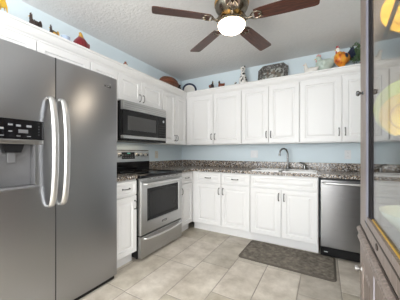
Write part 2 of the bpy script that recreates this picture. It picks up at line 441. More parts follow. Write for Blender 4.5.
obj('lever', tube(BM(), smoothpath([(0, 0, .066), (-.012, -.004, .088), (-.035, -.014, .098), (-.058, -.024, .100)], 4), [.014]*6+[.010]*7, 10, True, .8), M['darksteel'], hd, True)

# ------------------------------------------------------------------ refrigerator (local x -> world y)
FX = -1.640
fr = thing('refrigerator', 'stainless steel side by side refrigerator with ice dispenser', 'refrigerator', (FX, .405, 0), R(90))
obj('cabinet_body', box(BM(), .004, .916, .085, .66, .03, 1.80, .006), M['greyplastic'], fr)
obj('gap_shade_strip', box(BM(), .4045, .4135, .0062, .086, .05, 1.825), M['rubber'], fr)  # dark strip stands in for the shade in the door gap
obj('kick_grille', box(BM(), .01, .91, .02, .085, .006, .040), M['black'], fr)
for hx in (.10, .82): obj('hinge_cover', box(BM(), hx-.04, hx+.04, .05, .13, 1.80, 1.835, .006), M['greyplastic'], fr)
def bow_door(x0, x1, z0, z1, hole=None, th=.075):
    bm = BM(); w = x1-x0
    def fy(x):
        t = (x-x0)/w*2-1
        e = max(0, abs(t)-.985)/.015
        return .006*t*t
    xs = sorted(set([x0+w*k/28 for k in range(29)] + [x0+.002, x0+.006, x1-.002, x1-.006] + (list(hole[:2]) if hole else [])))
    zs = sorted(set([z0, z0+.004, z1-.014, z1-.007, z1-.002, z1] + (list(hole[2:]) if hole else [])))
    def zz(z): 
        e = max(0, z-(z1-.014))/.014; return .014*e*e
    V = {(i, j): bm.verts.new((x, fy(x)+zz(z), z)) for i, x in enumerate(xs) for j, z in enumerate(zs)}
    Bk = {}
    def inh(x, z): return hole and hole[0]-1e-6 < x < hole[1]+1e-6 and hole[2]-1e-6 < z < hole[3]+1e-6
    for i in range(len(xs)-1):
        for j in range(len(zs)-1):
            cx, cz = (xs[i]+xs[i+1])/2, (zs[j]+zs[j+1])/2
            if inh(cx, cz): continue
            bm.faces.new((V[i, j], V[i+1, j], V[i+1, j+1], V[i, j+1]))
    # border back to the rear
    n, m_ = len(xs), len(zs)
    loop = [(i, 0) for i in range(n)] + [(n-1, j) for j in range(1, m_)] + [(i, m_-1) for i in range(n-2, -1, -1)] + [(0, j) for j in range(m_-2, 0, -1)]
    back = [bm.verts.new((xs[i], th, zs[j])) for i, j in loop]
    for k in range(len(loop)):
        q = (k+1) % len(loop)
        bm.faces.new((V[loop[k]], back[k], back[q], V[loop[q]]))
    bm.faces.new(back)
    if hole:
        i0, i1 = xs.index(hole[0]), xs.index(hole[1]); j0, j1 = zs.index(hole[2]), zs.index(hole[3])
        hl = [(i, j0) for i in range(i0, i1+1)] + [(i1, j) for j in range(j0+1, j1+1)] + [(i, j1) for i in range(i1-1, i0-1, -1)] + [(i0, j) for j in range(j1-1, j0, -1)]
        bk = [bm.verts.new((xs[i], .068, zs[j])) for i, j in hl]
        for k in range(len(hl)):
            q = (k+1) % len(hl); bm.faces.new((V[hl[k]], V[hl[q]], bk[q], bk[k])).material_index = 1
        bm.faces.new(bk[::-1]).material_index = 1
    return bm
ld = obj('freezer_door', bow_door(.002, .405, .042, 1.83, (.060, .282, .935, 1.215)), [M['steel'], M['greyplastic']], fr, True)
rd = obj('refrigerator_door', bow_door(.413, .928, .042, 1.83), M['steel'], fr, True)
# dispenser
obj('control_panel', box(BM(), .068, .330, -.006, .02, 1.238, 1.362, .004), M['blackglass'], ld)
obj('dispenser_ledge', box(BM(), .068, .330, -.012, .03, 1.208, 1.238, .006), M['steel_range'], ld)
bm = BM(); ring_loft(bm, [[(.062, .066, .938), (.280, .066, .938), (.280, .066, 1.205), (.062, .066, 1.205)], [(.062, .0655, .938), (.280, .0655, .938), (.280, .0655, 1.205), (.062, .0655, 1.205)]])
obj('dispenser_recess', bm, M['greyplastic'], ld)
bm = BM(); prism(bm, [(.115, 1.208), (.228, 1.208), (.212, 1.155), (.131, 1.155)], 'y', .012, .055)
obj('ice_chute', bm, M['black'], ld)
obj('paddle', box(BM(), .150, .195, .040, .048, 1.09, 1.165, .004), M['greyplastic'], ld)
bm = BM(); box(bm, .056, .300, -.004, .066, .926, .944, .005); obj('drip_tray', bm, M['greyplastic'], ld)
# printed legends on the control panel
for k, (x, z, w_, h_) in enumerate(((.245, 1.322, .026, .014), (.19, 1.322, .024, .012), (.215, 1.288, .050, .022), (.150, 1.325, .022, .010), (.150, 1.285, .018, .006), (.19, 1.258, .020, .004), (.245, 1.258, .020, .004), (.300, 1.325, .003, .003), (.300, 1.307, .003, .003), (.300, 1.289, .003, .003), (.300, 1.271, .003, .003), (.110, 1.30, .018, .012), (.11, 1.258, .02, .004))):
    obj('button', box(BM(), x-w_/2, x+w_/2, -.0075, -.0055, z-h_/2, z+h_/2), M['legend'] if k != 2 else M['greyplastic'], ld)
def bow_handle(x):
    bm = BM(); pts = [(x, .012, .785), (x, -.028, .80), (x, -.055, .88), (x, -.072, 1.02), (x, -.076, 1.16), (x, -.072, 1.30), (x, -.055, 1.44), (x, -.028, 1.52), (x, .012, 1.535)]
    P_ = smoothpath(pts, 5); n = len(P_); rings = []
    for i, p in enumerate(P_):
        t = (P_[min(i+1, n-1)]-P_[max(i-1, 0)]).normalized(); nrm = Vector((0, -t.z, t.y)); 
        wx = .021; wt = .011
        rings.append([p+Vector((1, 0, 0))*wx*math.cos(a_)+nrm*wt*math.sin(a_) for a_ in [2*PI*k/12 for k in range(12)]])
    ring_loft(bm, rings); return bm
obj('handle', bow_handle(.370), M['brightsteel'], ld, True)
obj('handle', bow_handle(.446), M['brightsteel'], rd, True)
def text_mesh(txt, size, m, parent, loc, rot, name='lettering', ext=.0006):
    c = bpy.data.curves.new(name, 'FONT'); c.body = txt; c.size = size; c.extrude = ext; c.align_x = 'CENTER'; c.align_y = 'CENTER'
    t = bpy.data.objects.new(name, c); COL.objects.link(t)
    dg = bpy.context.evaluated_depsgraph_get(); me = bpy.data.meshes.new_from_object(t.evaluated_get(dg))
    bpy.data.objects.remove(t); o = bpy.data.objects.new(name, me); me.materials.clear(); me.materials.append(m)
    COL.objects.link(o); o.parent = parent; o.location = loc; o.rotation_euler = rot
    return o
bd = obj('badge', box(BM(), .795, .862, .001, .008, 1.725, 1.742, .002), M['darksteel'], rd)
text_mesh('FRIGIDAIRE', .0155, M['brightsteel'], rd, (.826, .0035, 1.758), (R(90), 0, 0))
text_mesh('GALLERY', .0095, M['brightsteel'], bd, (.8285, .0006, 1.7335), (R(90), 0, 0))

# ------------------------------------------------------------------ range
RX = -1.665
rg = thing('range', 'stainless steel electric range with black glass cooktop', 'range', (RX, 1.645, 0), R(90))
obj('body', box(BM(), 0, .756, .04, .645, .03, .8775, .003), M['black'], rg)
for x in (.05, .70):
    for y in (.10, .58): obj('foot', lathe(BM(), [(.018, 0), (.018, .031)], 12, x, y, 0), M['black'], rg)
obj('cooktop', box(BM(), -.002, .758, -.012, .585, .878, .914, .006, 3), M['blackglass'], rg, True)
for i, (x, y, r_) in enumerate(((.20, .15, .095), (.56, .15, .115), (.20, .43, .075), (.56, .43, .075))):
    obj('burner_ring', lathe(BM(), [(r_-.003, .0002), (r_, .0006), (r_+.003, .0002)], 36, x, y, .914), M['greyplastic'], rg)
bm = BM(); box(bm, .002, .754, -.004, .04, .852, .8775, .003)
vt = obj('vent_trim', bm, M['steel_range'], rg)
for k in range(7): obj('vent_slot', box(BM(), .10+k*.085, .155+k*.085, -.0055, -.003, .862, .868), M['black'], vt)
# oven door with window
def frame_door(w, z0, z1, wx0, wx1, wz0, wz1, t=.045):
    bm = BM()
    def rect(a, b, c, d, y): return [(a, y, c), (b, y, c), (b, y, d), (a, y, d)]
    ring_loft(bm, [rect(0, w, z0, z1, t), rect(0, w, z0, z1, .005), rect(.005, w-.005, z0+.005, z1-.005, 0), rect(wx0-.003, wx1+.003, wz0-.003, wz1+.003, 0), rect(wx0, wx1, wz0, wz1, .006)])
    return bm
od = obj('oven_door', frame_door(.752, .275, .850, .095, .672, .405, .765), M['steel_range'], rg, loc=(.002, -.006, 0))
ow = obj('window', frame_door(.572, .408, .762, .045, .527, .445, .725, .004), M['blackglass'], od, loc=(.0975, .0015, 0))
obj('pane', box(BM(), .047, .525, .0035, .0065, .447, .723), M['ovenglass'], ow)
def bar_handle(x0, x1, z, out, rad, sag=0, rise=.0, m=None, name='handle', parent=None):
    bm = BM(); pts = [(x0, 0, z), (x0+.012, -out*.7, z-sag*.05), (x0+.05, -out, z-sag*.25), ((x0+x1)/2-.15, -out-rise, z-sag*.92), ((x0+x1)/2, -out-rise, z-sag), ((x0+x1)/2+.15, -out-rise, z-sag*.92), (x1-.05, -out, z-sag*.25), (x1-.012, -out*.7, z-sag*.05), (x1, 0, z)]
    tube(bm, smoothpath(pts, 4), rad, 10); return obj(name, bm, m, parent, True)
bar_handle(.03, .722, .818, .048, .0125, 0, .006, M['brightsteel'], 'handle', od)
bg_ = obj('badge', box(BM(), .335, .425, -.003, .001, .335, .358, .004), M['darksteel'], od)
text_mesh('FRIGIDAIRE', .0115, M['brightsteel'], bg_, (.38, -.0034, .3465), (R(90), 0, 0))
dr = obj('storage_drawer', box(BM(), .002, .754, -.004, .04, .032, .262, .005), M['steel_range'], rg)
bar_handle(.05, .712, .235, .036, .0105, .012, .008, M['brightsteel'], 'handle', dr)
# back guard
bgd = obj('backguard', None or prism(BM(), [(.59, .905), (.585, 1.03), (.597, 1.178), (.607, 1.188), (.650, 1.188), (.650, .905)], 'x', 0, .756), M['steel_range'], rg)
obj('lower_panel', prism(BM(), [(.583, .914), (.578, 1.030), (.592, 1.030), (.592, .914)], 'x', .004, .752), M['blackglass'], bgd)
dp = obj('display', prism(BM(), [(.5865, 1.068), (.5935, 1.158), (.602, 1.158), (.596, 1.068)], 'x', .258, .478), M['blackglass'], bgd)
for k in range(5):
    for j in range(2): obj('button', box(BM(), .275+k*.038, .297+k*.038, .586+.0035*j, .592, 1.085+j*.03, 1.093+j*.03), M['greyplastic'], dp)
obj('clock_digits', box(BM(), .35, .40, .5895, .594, 1.137, 1.149), mat('dim_green_digits', (.05, .2, .15), .4, emit=(.2, .8, .6), es=.25), dp)
for x in (.055, .14, .225, .525, .610, .700):
    kb = obj('knob', lathe(BM(), [(.001, -.030), (.020, -.030), (.024, -.022), (.025, -.002), (.029, 0), (.029, .004)], 18, x, .592, 1.117, 'y'), M['chrome'] if 0 else M['brightsteel'], bgd, True)
    obj('knob_face', lathe(BM(), [(.001, -.033), (.015, -.033), (.016, -.029)], 14, x, .592, 1.117, 'y'), M['black'], kb)

# ------------------------------------------------------------------ microwave
MX = -1.932
mw = thing('microwave', 'black and stainless over-the-range microwave above the range', 'microwave', (MX, 1.645, 0), R(90))
obj('body', box(BM(), 0, .756, .035, .395, 1.288, 1.742, .003), M['black'], mw)
vg = obj('vent_grille', box(BM(), 0, .756, -.004, .036, 1.640, 1.742, .004), M['steel_range'], mw)
for k in range(3): obj('grille_slot', box(BM(), .02, .736, -.0055, -.003, 1.662+k*.024, 1.665+k*.024), M['greyplastic'], vg)
md = obj('door', box(BM(), 0, .756, 0, .036, 1.352, 1.638, .003), M['blackglass'], mw)
obj('window', box(BM(), .070, .545, -.0015, .002, 1.412, 1.575, .0), M['mwglass'], md)
obj('control_panel', box(BM(), .590, .750, -.0012, .002, 1.358, 1.632), M['black'], md)
lg = obj('emblem', lathe(BM(), [(.001, -.003), (.016, -.003), (.017, 0)], 18, .697, 0, 1.578, 'y'), M['led'], md)
for i in range(3):
    for j in range(5): obj('button', box(BM(), .612+i*.04, .640+i*.04, -.0022, -.001, 1.38+j*.032, 1.392+j*.032), M['rubber'], md)
obj('lower_strip', box(BM(), 0, .756, -.005, .036, 1.314, 1.350, .004), M['steel_range'], mw)
obj('bottom_lip', box(BM(), 0, .756, .004, .036, 1.286, 1.313, .003), M['black'], mw)

ml = bpy.data.lights.new('cooktop_fill', 'AREA'); ml.shape = 'RECTANGLE'; ml.size = .5; ml.size_y = .12; ml.energy = .7; ml.color = (1, .80, .56)  # warm light added under the microwave to tint the left wall
mo = bpy.data.objects.new('cooktop_fill', ml); COL.objects.link(mo); mo.location = (-2.12, 2.03, 1.282); mo.rotation_euler = (0, 0, R(90))

# ------------------------------------------------------------------ dishwasher
dw = thing('dishwasher', 'stainless steel dishwasher at the right end of the back run', 'dishwasher', (-.038, 2.735, 0), 0)
obj('tub', box(BM(), .006, .590, .04, .60, .10, .865), M['black'], dw)
dd = obj('door', box(BM(), .006, .590, -.004, .04, .118, .855, .006, 3), steel('dark_brushed_steel', (.29, .29, .295), .28, .5), dw)
obj('toe_panel', box(BM(), .004, .592, .010, .06, .02, .112), M['black'], dw)
obj('control_strip', box(BM(), .008, .588, .002, .04, .856, .872), M['black'], dw)
bar_handle(.03, .566, .822, .036, .013, 0, .010, M['brightsteel'], 'handle', dd)
obj('model_badge', box(BM(), .04, .075, .0085, .011, .06, .068), M['led'], dw)

# ------------------------------------------------------------------ wall plates
def outlet(loc, rz, label, m, n=1, kind='outlet'):
    r = thing('wall_outlet' if kind == 'outlet' else 'light_switch', label, kind, loc, rz)
    w = .035*(1 if n == 1 else 1.65)
    obj('cover_plate', box(BM(), -w, w, -.005, 0, -.057, .057, .002), m, r)
    for g in range(n):
        cx = 0 if n == 1 else (-.023+.046*g)
        if kind == 'outlet':
            for s in (-1, 1):
                f_ = obj('socket', box(BM(), cx-.014, cx+.014, -.0075, -.0045, s*.021-.013, s*.021+.013, .003), m, r)
                bm = BM(); box(bm, cx-.006, cx-.0045, -.0082, -.0074, s*.021-.004, s*.021+.006); box(bm, cx+.0045, cx+.006, -.0082, -.0074, s*.021-.004, s*.021+.006)
                obj('slot', bm, M['rubber'], f_)
        else:
            obj('toggle', box(BM(), cx-.016, cx+.016, -.008, -.0045, -.032, .032, .002), m, r)
    return r
outlet((XL+.0005, 2.655, 1.118), R(90), 'ivory wall outlet between range and corner above the backsplash', M['ivory'])
outlet((-.949, YB-.0005, 1.128), 0, 'white double switch plate on the blue wall left of the faucet', M['whiteplastic'], 2, 'switch')
outlet((.268, YB-.0005, 1.125), 0, 'white wall outlet on the blue wall above the dishwasher', M['whiteplastic'])

# ------------------------------------------------------------------ mat
bm = BM()
def rrect(x0, x1, y0, y1, r, z, n=6):
    p = []
    for cx, cy, a0 in ((x1-r, y1-r, 0), (x0+r, y1-r, 90), (x0+r, y0+r, 180), (x1-r, y0+r, 270)):
        for k in range(n+1): a_ = R(a0+90*k/n); p.append((cx+r*math.cos(a_), cy+r*math.sin(a_), z))
    return p
fm = thing('kitchen_mat', 'mottled taupe floor mat in front of the sink cabinet', 'mat', (-.36, 2.525, 0), R(-1))
hx, hy = .465, .262
ring_loft(bm, [rrect(-hx, hx, -hy, hy, .045, .0005), rrect(-hx, hx, -hy, hy, .045, .006), rrect(-hx+.012, hx-.012, -hy+.012, hy-.012, .038, .012)])
obj('border', bm, M['matedge'], fm)
bm = BM(); ring_loft(bm, [rrect(-hx+.02, hx-.02, -hy+.02, hy-.02, .034, .011), rrect(-hx+.022, hx-.022, -hy+.022, hy-.022, .034, .0145)])
obj('pile', bm, M['mat'], fm)

# ------------------------------------------------------------------ ceiling fan
FC = (-.668, 1.69)
cf = thing('ceiling_fan', 'ceiling fan with five walnut blades and a lit bowl lamp', 'ceiling fan', (FC[0], FC[1], ZC))
obj('canopy', lathe(BM(), [(.001, 0), (.085, 0), (.09, -.012), (.075, -.03), (.06, -.04), (.001, -.041)], 32), M['pewter'], cf, True)
obj('motor_housing', lathe(BM(), [(.06, -.035), (.115, -.045), (.135, -.07), (.14, -.11), (.135, -.15), (.12, -.175), (.10, -.19), (.085, -.205), (.001, -.206)], 36), M['pewter'], cf, True)
obj('brass_band', lathe(BM(), [(.139, -.095), (.1425, -.10), (.1425, -.125), (.139, -.13)], 36), M['brass'], cf, True)
obj('brass_collar', lathe(BM(), [(.09, -.200), (.075, -.215), (.055, -.235), (.07, -.25), (.05, -.262), (.001, -.263)], 32), M['brass'], cf, True)
ZB = -.246
for k in range(5):
    an = R(5.6+72*k)
    OUT = [(.185, -.046), (.24, -.054), (.40, -.060), (.62, -.064), (.640, -.060), (.648, -.050), (.650, 0), (.648, .050), (.640, .060), (.62, .064), (.40, .060), (.24, .054), (.185, .046)]
    bm = BM(); ring_loft(bm, [[(x, y, ZB-.003-y*.20) for x, y in OUT], [(x, y, ZB+.003-y*.20) for x, y in OUT]])
    b_ = obj('blade', bm, M['blade'], cf, rot=(0, 0, an))
    bm = BM()
    tube(bm, smoothpath([(.085, 0, -.205), (.12, 0, ZB-.012), (.15, 0, ZB-.014), (.175, 0, ZB-.009)], 4), [.014]*6+[.009]*7, 10)
    for s in (-1, 1):
        tube(bm, smoothpath([(.15, 0, ZB-.012), (.175, s*.032, ZB-.008-s*.003), (.215, s*.036, ZB-.006-s*.003), (.245, s*.014, ZB-.006-s*.001), (.215, 0, ZB-.006)], 4), .0055, 8)
    obj('blade_iron', bm, M['pewter'], b_, True)
obj('light_fitter', lathe(BM(), [(.05, -.240), (.085, -.250), (.116, -.265), (.120, -.278), (.115, -.284), (.001, -.284)], 36), M['pewter'], cf, True)
bw = obj('lamp_bowl', lathe(BM(), [(.106, -.280), (.112, -.288), (.109, -.304), (.094, -.324), (.066, -.341), (.035, -.349), (.001, -.351)], 36), M['bowl'], cf, True)
obj('finial', lathe(BM(), [(.001, -.348), (.008, -.349), (.009, -.354), (.004, -.359), (.001, -.360)], 14), M['brass'], cf, True)
# ------------------------------------------------------------------ ornaments on top of the cabinets
ZT = 2.145
def ceramic(name, col, rough=.3, **k): return mat(name, col, rough, **k)
C = {
 'red': ceramic('red_glaze', (.45, .02, .025)), 'yellow': ceramic('yellow_glaze', (.80, .50, .05)), 'dark': ceramic('dark_brown_glaze', (.035, .022, .02)),
 'rust': ceramic('rust_glaze', (.22, .06, .03)), 'orange': ceramic('orange_glaze', (.85, .33, .03)), 'white': ceramic('white_glaze', (.85, .83, .78)),
 'navy': ceramic('navy_glaze', (.02, .03, .08)), 'green': ceramic('dark_green_glaze', (.05, .10, .045)), 'palegreen': ceramic('pale_green_glaze', (.62, .72, .64)),
 'paleblue': ceramic('pale_blue_glaze', (.45, .55, .70)), 'maroon': ceramic('maroon_glaze', (.20, .012, .02)), 'gold': ceramic('gold_glaze', (.55, .32, .06)),
}
C['spots'] = ramp_mat('white_glaze_with_black_spots', [(0, (.03, .03, .03)), (.22, (.84, .82, .78))], 45, .3, kind='vor', const=True)
C['motley'] = ramp_mat('orange_and_red_glaze', [(.3, (.35, .02, .02)), (.48, (.85, .30, .03)), (.7, (.9, .55, .08))], 14, .3)
def rooster(loc, rz, s, mats, label, cat='figurine', group=None, upright=1.0, name='rooster_figurine', tailn=5, wide=.8):
    """faces local +x; s = overall height in metres"""
    r = thing(name, label, cat, loc, rz, group); mb, mh, mc, mt = mats
    k = s
    obj('body', body(BM(), [(-.30*k, 0, .44*k), (-.20*k, 0, .40*k), (-.02*k, 0, .34*k), (.14*k, 0, .42*k), (.20*k, 0, .60*k), (.22*k, 0, .76*k), (.245*k, 0, .86*k), (.27*k, 0, .90*k)],
        [.01*k, .10*k, .19*k, .185*k, .12*k, .075*k, .07*k, .012*k], wide), mb, r, True)
    h = obj('head', body(BM(), [(.16*k, 0, .80*k), (.205*k, 0, .83*k), (.26*k, 0, .83*k), (.32*k, 0, .82*k)], [.02*k, .07*k, .065*k, .02*k], .9, 10, 3), mh, r, True)
    obj('beak', tube(BM(), [(.30*k, 0, .83*k), (.36*k, 0, .805*k)], [.025*k, .003*k], 8), C['yellow'], h, True)
    bm = BM()
    for i, (x, z, q) in enumerate(((.16, .89, .035), (.21, .93, .045), (.26, .93, .04))): body(bm, [(x*k, 0, (z-.05)*k), (x*k, 0, z*k), (x*k-.01*k, 0, (z+.06)*k)], [q*k*.8, q*k, .006*k], .5, 8, 2)
    obj('comb', bm, mc, h, True)
    obj('wattle', body(BM(), [(.30*k, 0, .80*k), (.31*k, 0, .74*k), (.30*k, 0, .70*k)], [.02*k, .032*k, .01*k], .6, 8, 2), mc, h, True)
    bm = BM()
    for i in range(tailn):
        a_ = i/(tailn-1); s_ = (-1)**i*.03*k
        body(bm, [(-.22*k, s_, .42*k), ((-.30-.06*a_)*k, s_, (.50+.12*(1-a_))*k), ((-.40-.08*a_)*k, s_*1.3, (.58+.26*(1-a_)-.1*a_)*k), ((-.46-.10*a_)*k, s_*1.5, (.52+.28*(1-a_)-.18*a_)*k)], [.04*k, .05*k, .042*k, .008*k], .45, 8, 4)
    obj('tail', bm, mt, r, True)
    for sgn in (-1, 1):
        obj('wing', body(BM(), [(.12*k, sgn*.125*k, .44*k), (0, sgn*.155*k, .38*k), (-.18*k, sgn*.10*k, .42*k)], [.03*k, .085*k, .015*k], .35, 10, 3), mt, r, True)
        obj('leg', tube(BM(), [(.02*k, sgn*.05*k, .20*k), (.03*k, sgn*.05*k, .05*k)], .022*k, 8), C['gold'], r, True)
    obj('base', lathe(BM(), [(.001, 0), (.19*k, 0), (.20*k, .03*k), (.15*k, .06*k), (.001, .07*k)], 20), mb if s < .2 else C['green'], r, True)
    return r
def fowl(loc, rz, k, mats, label, name='rooster_figurine', tail=1.0, wide=.85, tall=0.0, slim=1.0):
    r = thing(name, label, 'figurine', loc, rz); r.scale = (slim, min(1, slim*1.15), 1); mb, mh, mc, mt, mbase = mats
    q = lambda *p: [tuple(c*k for c in v) for v in p]; h = tall
    obj('body', body(BM(), q((-.13, 0, .185), (-.09, 0, .16), (0, 0, .135), (.05, 0, .155), (.068, 0, .20+h*.5), (.075, 0, .222+h)), [.015*k, .055*k, .086*k, .078*k, .045*k, .012*k], wide), mb, r, True)
    hd_ = obj('head', body(BM(), q((.055, 0, .205+h), (.07, 0, .225+h), (.09, 0, .238+h), (.115, 0, .236+h)), [.02*k, .034*k, .030*k, .008*k], .9, 10, 3), mh, r, True)
    obj('beak', tube(BM(), q((.108, 0, .238+h), (.135, 0, .23+h)), [.010*k, .002*k], 8), C['yellow'], hd_, True)
    bm = BM()
    for x, z in ((.055, .258), (.075, .272), (.095, .268)): body(bm, q((x, 0, z+h-.015), (x, 0, z+h), (x-.006, 0, z+h+.02)), [.011*k, .013*k, .003*k], .5, 8, 2)
    obj('comb', bm, mc, hd_, True)
    obj('wattle', body(BM(), q((.105, 0, .225+h), (.107, 0, .205+h), (.104, 0, .19+h)), [.006*k, .011*k, .004*k], .6, 8, 2), mc, hd_, True)
    bm = BM()
    for i in range(5):
        a_ = i/4; o_ = (-1)**i*.010
        body(bm, q((-.085, o_, .165), (-.12-.02*a_, o_*1.4, (.205-.03*a_)), (-.12-(.05+.03*a_)*tail, o_*1.8, .165+(.085-.06*a_)*tail), (-.12-(.06+.04*a_)*tail, o_*2, .165+(.06-.11*a_)*tail)), [.02*k, .022*k, .018*k, .004*k], .5, 8, 4)
    obj('tail', bm, mt, r, True)
    for sg in (-1, 1): obj('wing', body(BM(), q((.045, sg*.062, .165), (0, sg*.074, .145), (-.08, sg*.045, .165)), [.012*k, .040*k, .008*k], .35, 10, 3), mt, r, True)
    obj('base', lathe(BM(), q((.001, 0), (.065, 0), (.068, .012), (.045, .03), (.04, .07), (.001, .075)) and [(p*k, z*k) for p, z in ((.001, 0), (.065, 0), (.068, .012), (.045, .03), (.04, .07), (.001, .075))], 18), mbase, r, True)
    return r
fowl((-2.15, .610, ZT), R(-80), .84, (C['yellow'], C['red'], C['red'], C['yellow'], C['green']), 'large yellow and red rooster figurine at the far left above the refrigerator', tail=.8, slim=.62)
fowl((-2.15, .895, ZT), R(-95), .68, (C['dark'], C['dark'], C['dark'], C['dark'], C['dark']), 'small dark brown rooster figurine second from left above the refrigerator', tail=.4, slim=.48)
fowl((-2.15, 1.045, ZT), R(-95), .60, (C['dark'], C['dark'], C['dark'], C['gold'], C['dark']), 'small dark rooster figurine with a golden tail above the refrigerator', tail=.4, slim=.46)
# pale blue bowl, red jug, tiny finial jar
pb = thing('bowl', 'small pale blue bowl between the small dark roosters and the red hen', 'bowl', (-2.15, 1.150, ZT))
obj('dish', lathe(BM(), [(.001, 0), (.03, 0), (.034, .01), (.044, .06), (.040, .118), (.037, .118), (.038, .06), (.001, .02)], 20), C['paleblue'], pb, True)
rh = thing('hen_dish', 'round red ceramic hen with yellow head above the refrigerator edge', 'figurine', (-2.15, 1.295, ZT), R(-90)); rh.scale = (.68, .85, 1.0)
obj('body', body(BM(), [(-.125, 0, .10), (-.10, 0, .09), (-.03, 0, .085), (.04, 0, .09), (.085, 0, .10), (.10, 0, .105)], [.02, .065, .098, .095, .045, .01], .85), C['maroon'], rh, True)
obj('head', body(BM(), [(-.01, 0, .16), (-.008, 0, .19), (.0, 0, .215), (.018, 0, .222)], [.045, .034, .022, .006], .9, 10, 3), C['gold'], rh, True)
obj('comb', body(BM(), [(-.012, 0, .208), (-.006, 0, .225), (-.006, 0, .236)], [.014, .013, .004], .5, 8, 2), C['green'], rh, True)
obj('tail', body(BM(), [(-.09, 0, .10), (-.13, 0, .13), (-.145, 0, .15)], [.05, .03, .006], .5, 8, 3), C['red'], rh, True)
jr = thing('jar', 'tiny brown lidded jar above the left wall cabinets', 'jar', (-2.15, 1.87, ZT))
obj('body', lathe(BM(), [(.001, 0), (.03, 0), (.04, .03), (.04, .08), (.025, .105), (.001, .106)], 20), C['white'], jr, True)
obj('lid', lathe(BM(), [(.027, .103), (.028, .112), (.012, .125), (.014, .138), (.001, .146)], 18), C['rust'], jr, True)
# oval wooden tray leaning in the back left
def plate(r0, depth=.02, n=40, sx=1.0, sz=1.0):
    bm = BM(); prof = [(.001, .004), (r0*.55, .004), (r0*.62, .002), (r0*.98, -depth), (r0, -depth+.002), (r0*.99, -depth+.005), (r0*.62, .010), (.001, .012)]
    rings = [[(q*sx*math.cos(2*PI*k/n), y, q*sz*math.sin(2*PI*k/n)) for k in range(n)] for q, y in prof]
    ring_loft(bm, rings); return bm
M['wicker'] = ramp_mat('brown_woven_wicker', [(.3, (.07, .025, .012)), (.6, (.20, .075, .035))], 30, .6, stretch=(1, 1, 6), bump=.6)
bk = thing('basket', 'brown oval wicker basket lying on the cabinets by the left corner', 'basket', (-2.165, 2.76, ZT), R(90))
bm = BM(); rings = []
for q, z in ((.72, 0), (.95, .05), (1.0, .12), (.92, .165), (.70, .195), (.35, .212), (.02, .216)):
    rings.append([(q*.19*math.cos(2*PI*k/30), q*.13*math.sin(2*PI*k/30), z) for k in range(30)])
ring_loft(bm, rings); obj('woven_shell', bm, M['wicker'], bk, True)
obj('rim', (lambda b: (tube(b, [(.194*math.cos(2*PI*k/30), .135*math.sin(2*PI*k/30), .118) for k in range(31)], .008, 8), b)[1])(BM()), C['rust'], bk, True)
dj = thing('vase', 'small dark squat vase between the basket and the blue plate', 'vase', (-2.17, 3.04, ZT))
obj('body', lathe(BM(), [(.001, 0), (.04, 0), (.06, .04), (.058, .09), (.035, .125), (.03, .15), (.04, .165), (.001, .166)], 20), C['dark'], dj, True)
bp_ = thing('plate', 'white plate with navy blue rim standing in the corner', 'plate', (-2.085, 3.25, ZT+.122), R(10))
bp_.rotation_euler = (R(-10), 0, R(30))
obj('dish', plate(.125, .012), C['white'], bp_, True)
bm = BM(); n = 40
ring_loft(bm, [[(q*math.cos(2*PI*k/n), y, q*math.sin(2*PI*k/n)) for k in range(n)] for q, y in ((.098, -.008), (.123, -.0145), (.1275, -.013), (.124, -.009), (.098, -.003), (.098, -.008))], cap=False)
obj('rim_band', bm, C['navy'], bp_, True)
# back wall group
fowl((-1.612, 3.19, ZT), R(-30), .64, (C['dark'], C['dark'], C['dark'], C['rust'], C['dark']), 'small dark brown rooster figurine, left one of the pair on the back cabinets', tail=.3, slim=.66)
fowl((-1.440, 3.19, ZT), R(-150), .58, (C['rust'], C['dark'], C['dark'], C['rust'], C['rust']), 'small rust brown rooster figurine, right one of the pair on the back cabinets', tail=.3, slim=.66)
sp = thing('spotted_figurine', 'tall white black-spotted ceramic cat figurine left of the platter', 'figurine', (-1.075, 3.20, ZT), R(-90))
obj('body', body(BM(), [(-.01, 0, .005), (-.005, 0, .06), (0, 0, .13), (.0, 0, .20), (.004, 0, .25), (.012, 0, .265)], [.062, .078, .064, .040, .030, .012], .95), C['spots'], sp, True)
sh = obj('head', body(BM(), [(-.02, 0, .275), (0, 0, .285), (.03, 0, .288), (.05, 0, .282)], [.016, .038, .034, .012], 1, 12, 3), C['spots'], sp, True)
for s in (-1, 1):
    obj('ear', tube(BM(), [(0, s*.022, .31), (0, s*.026, .338)], [.012, .002], 8), C['dark'], sh, True)
    obj('leg', body(BM(), [(.045, s*.025, .10), (.055, s*.026, .05), (.06, s*.026, .012)], [.022, .018, .02], 1, 10, 3), C['spots'], sp, True)
obj('tail', tube(BM(), smoothpath([(-.05, -.02, .02), (-.03, -.10, .03), (.0, -.125, .07), (.0, -.12, .105)], 5), .016, 10), C['spots'], sp, True)
# platter
M['pattern'] = ramp_mat('painted_scenic_pattern', [(0, (.12, .11, .10)), (.25, (.22, .20, .16)), (.42, (.42, .43, .40)), (.6, (.26, .19, .15)), (.72, (.48, .50, .48)), (.88, (.20, .22, .20))], 34, .3, kind='vor', const=True)
M['rimpat'] = ramp_mat('painted_rim_pattern', [(0, (.08, .075, .07)), (.35, (.14, .13, .12)), (.6, (.28, .28, .27)), (.8, (.10, .09, .085))], 60, .3, kind='vor', const=True)
pf = thing('platter', 'large octagonal patterned platter leaning against the back wall', 'platter', (-.655, 3.30, ZT+.155))
pf.rotation_euler = (R(-14), 0, 0)
def octo(w, h, c, y): return [(-w+c, y, -h), (w-c, y, -h), (w, y, -h+c), (w, y, h-c), (w-c, y, h), (-w+c, y, h), (-w, y, h-c), (-w, y, -h+c)]
bm = BM(); ring_loft(bm, [octo(.15, .10, .045, .004), octo(.15, .10, .045, -.004)]); obj('scene_centre', bm, M['pattern'], pf)
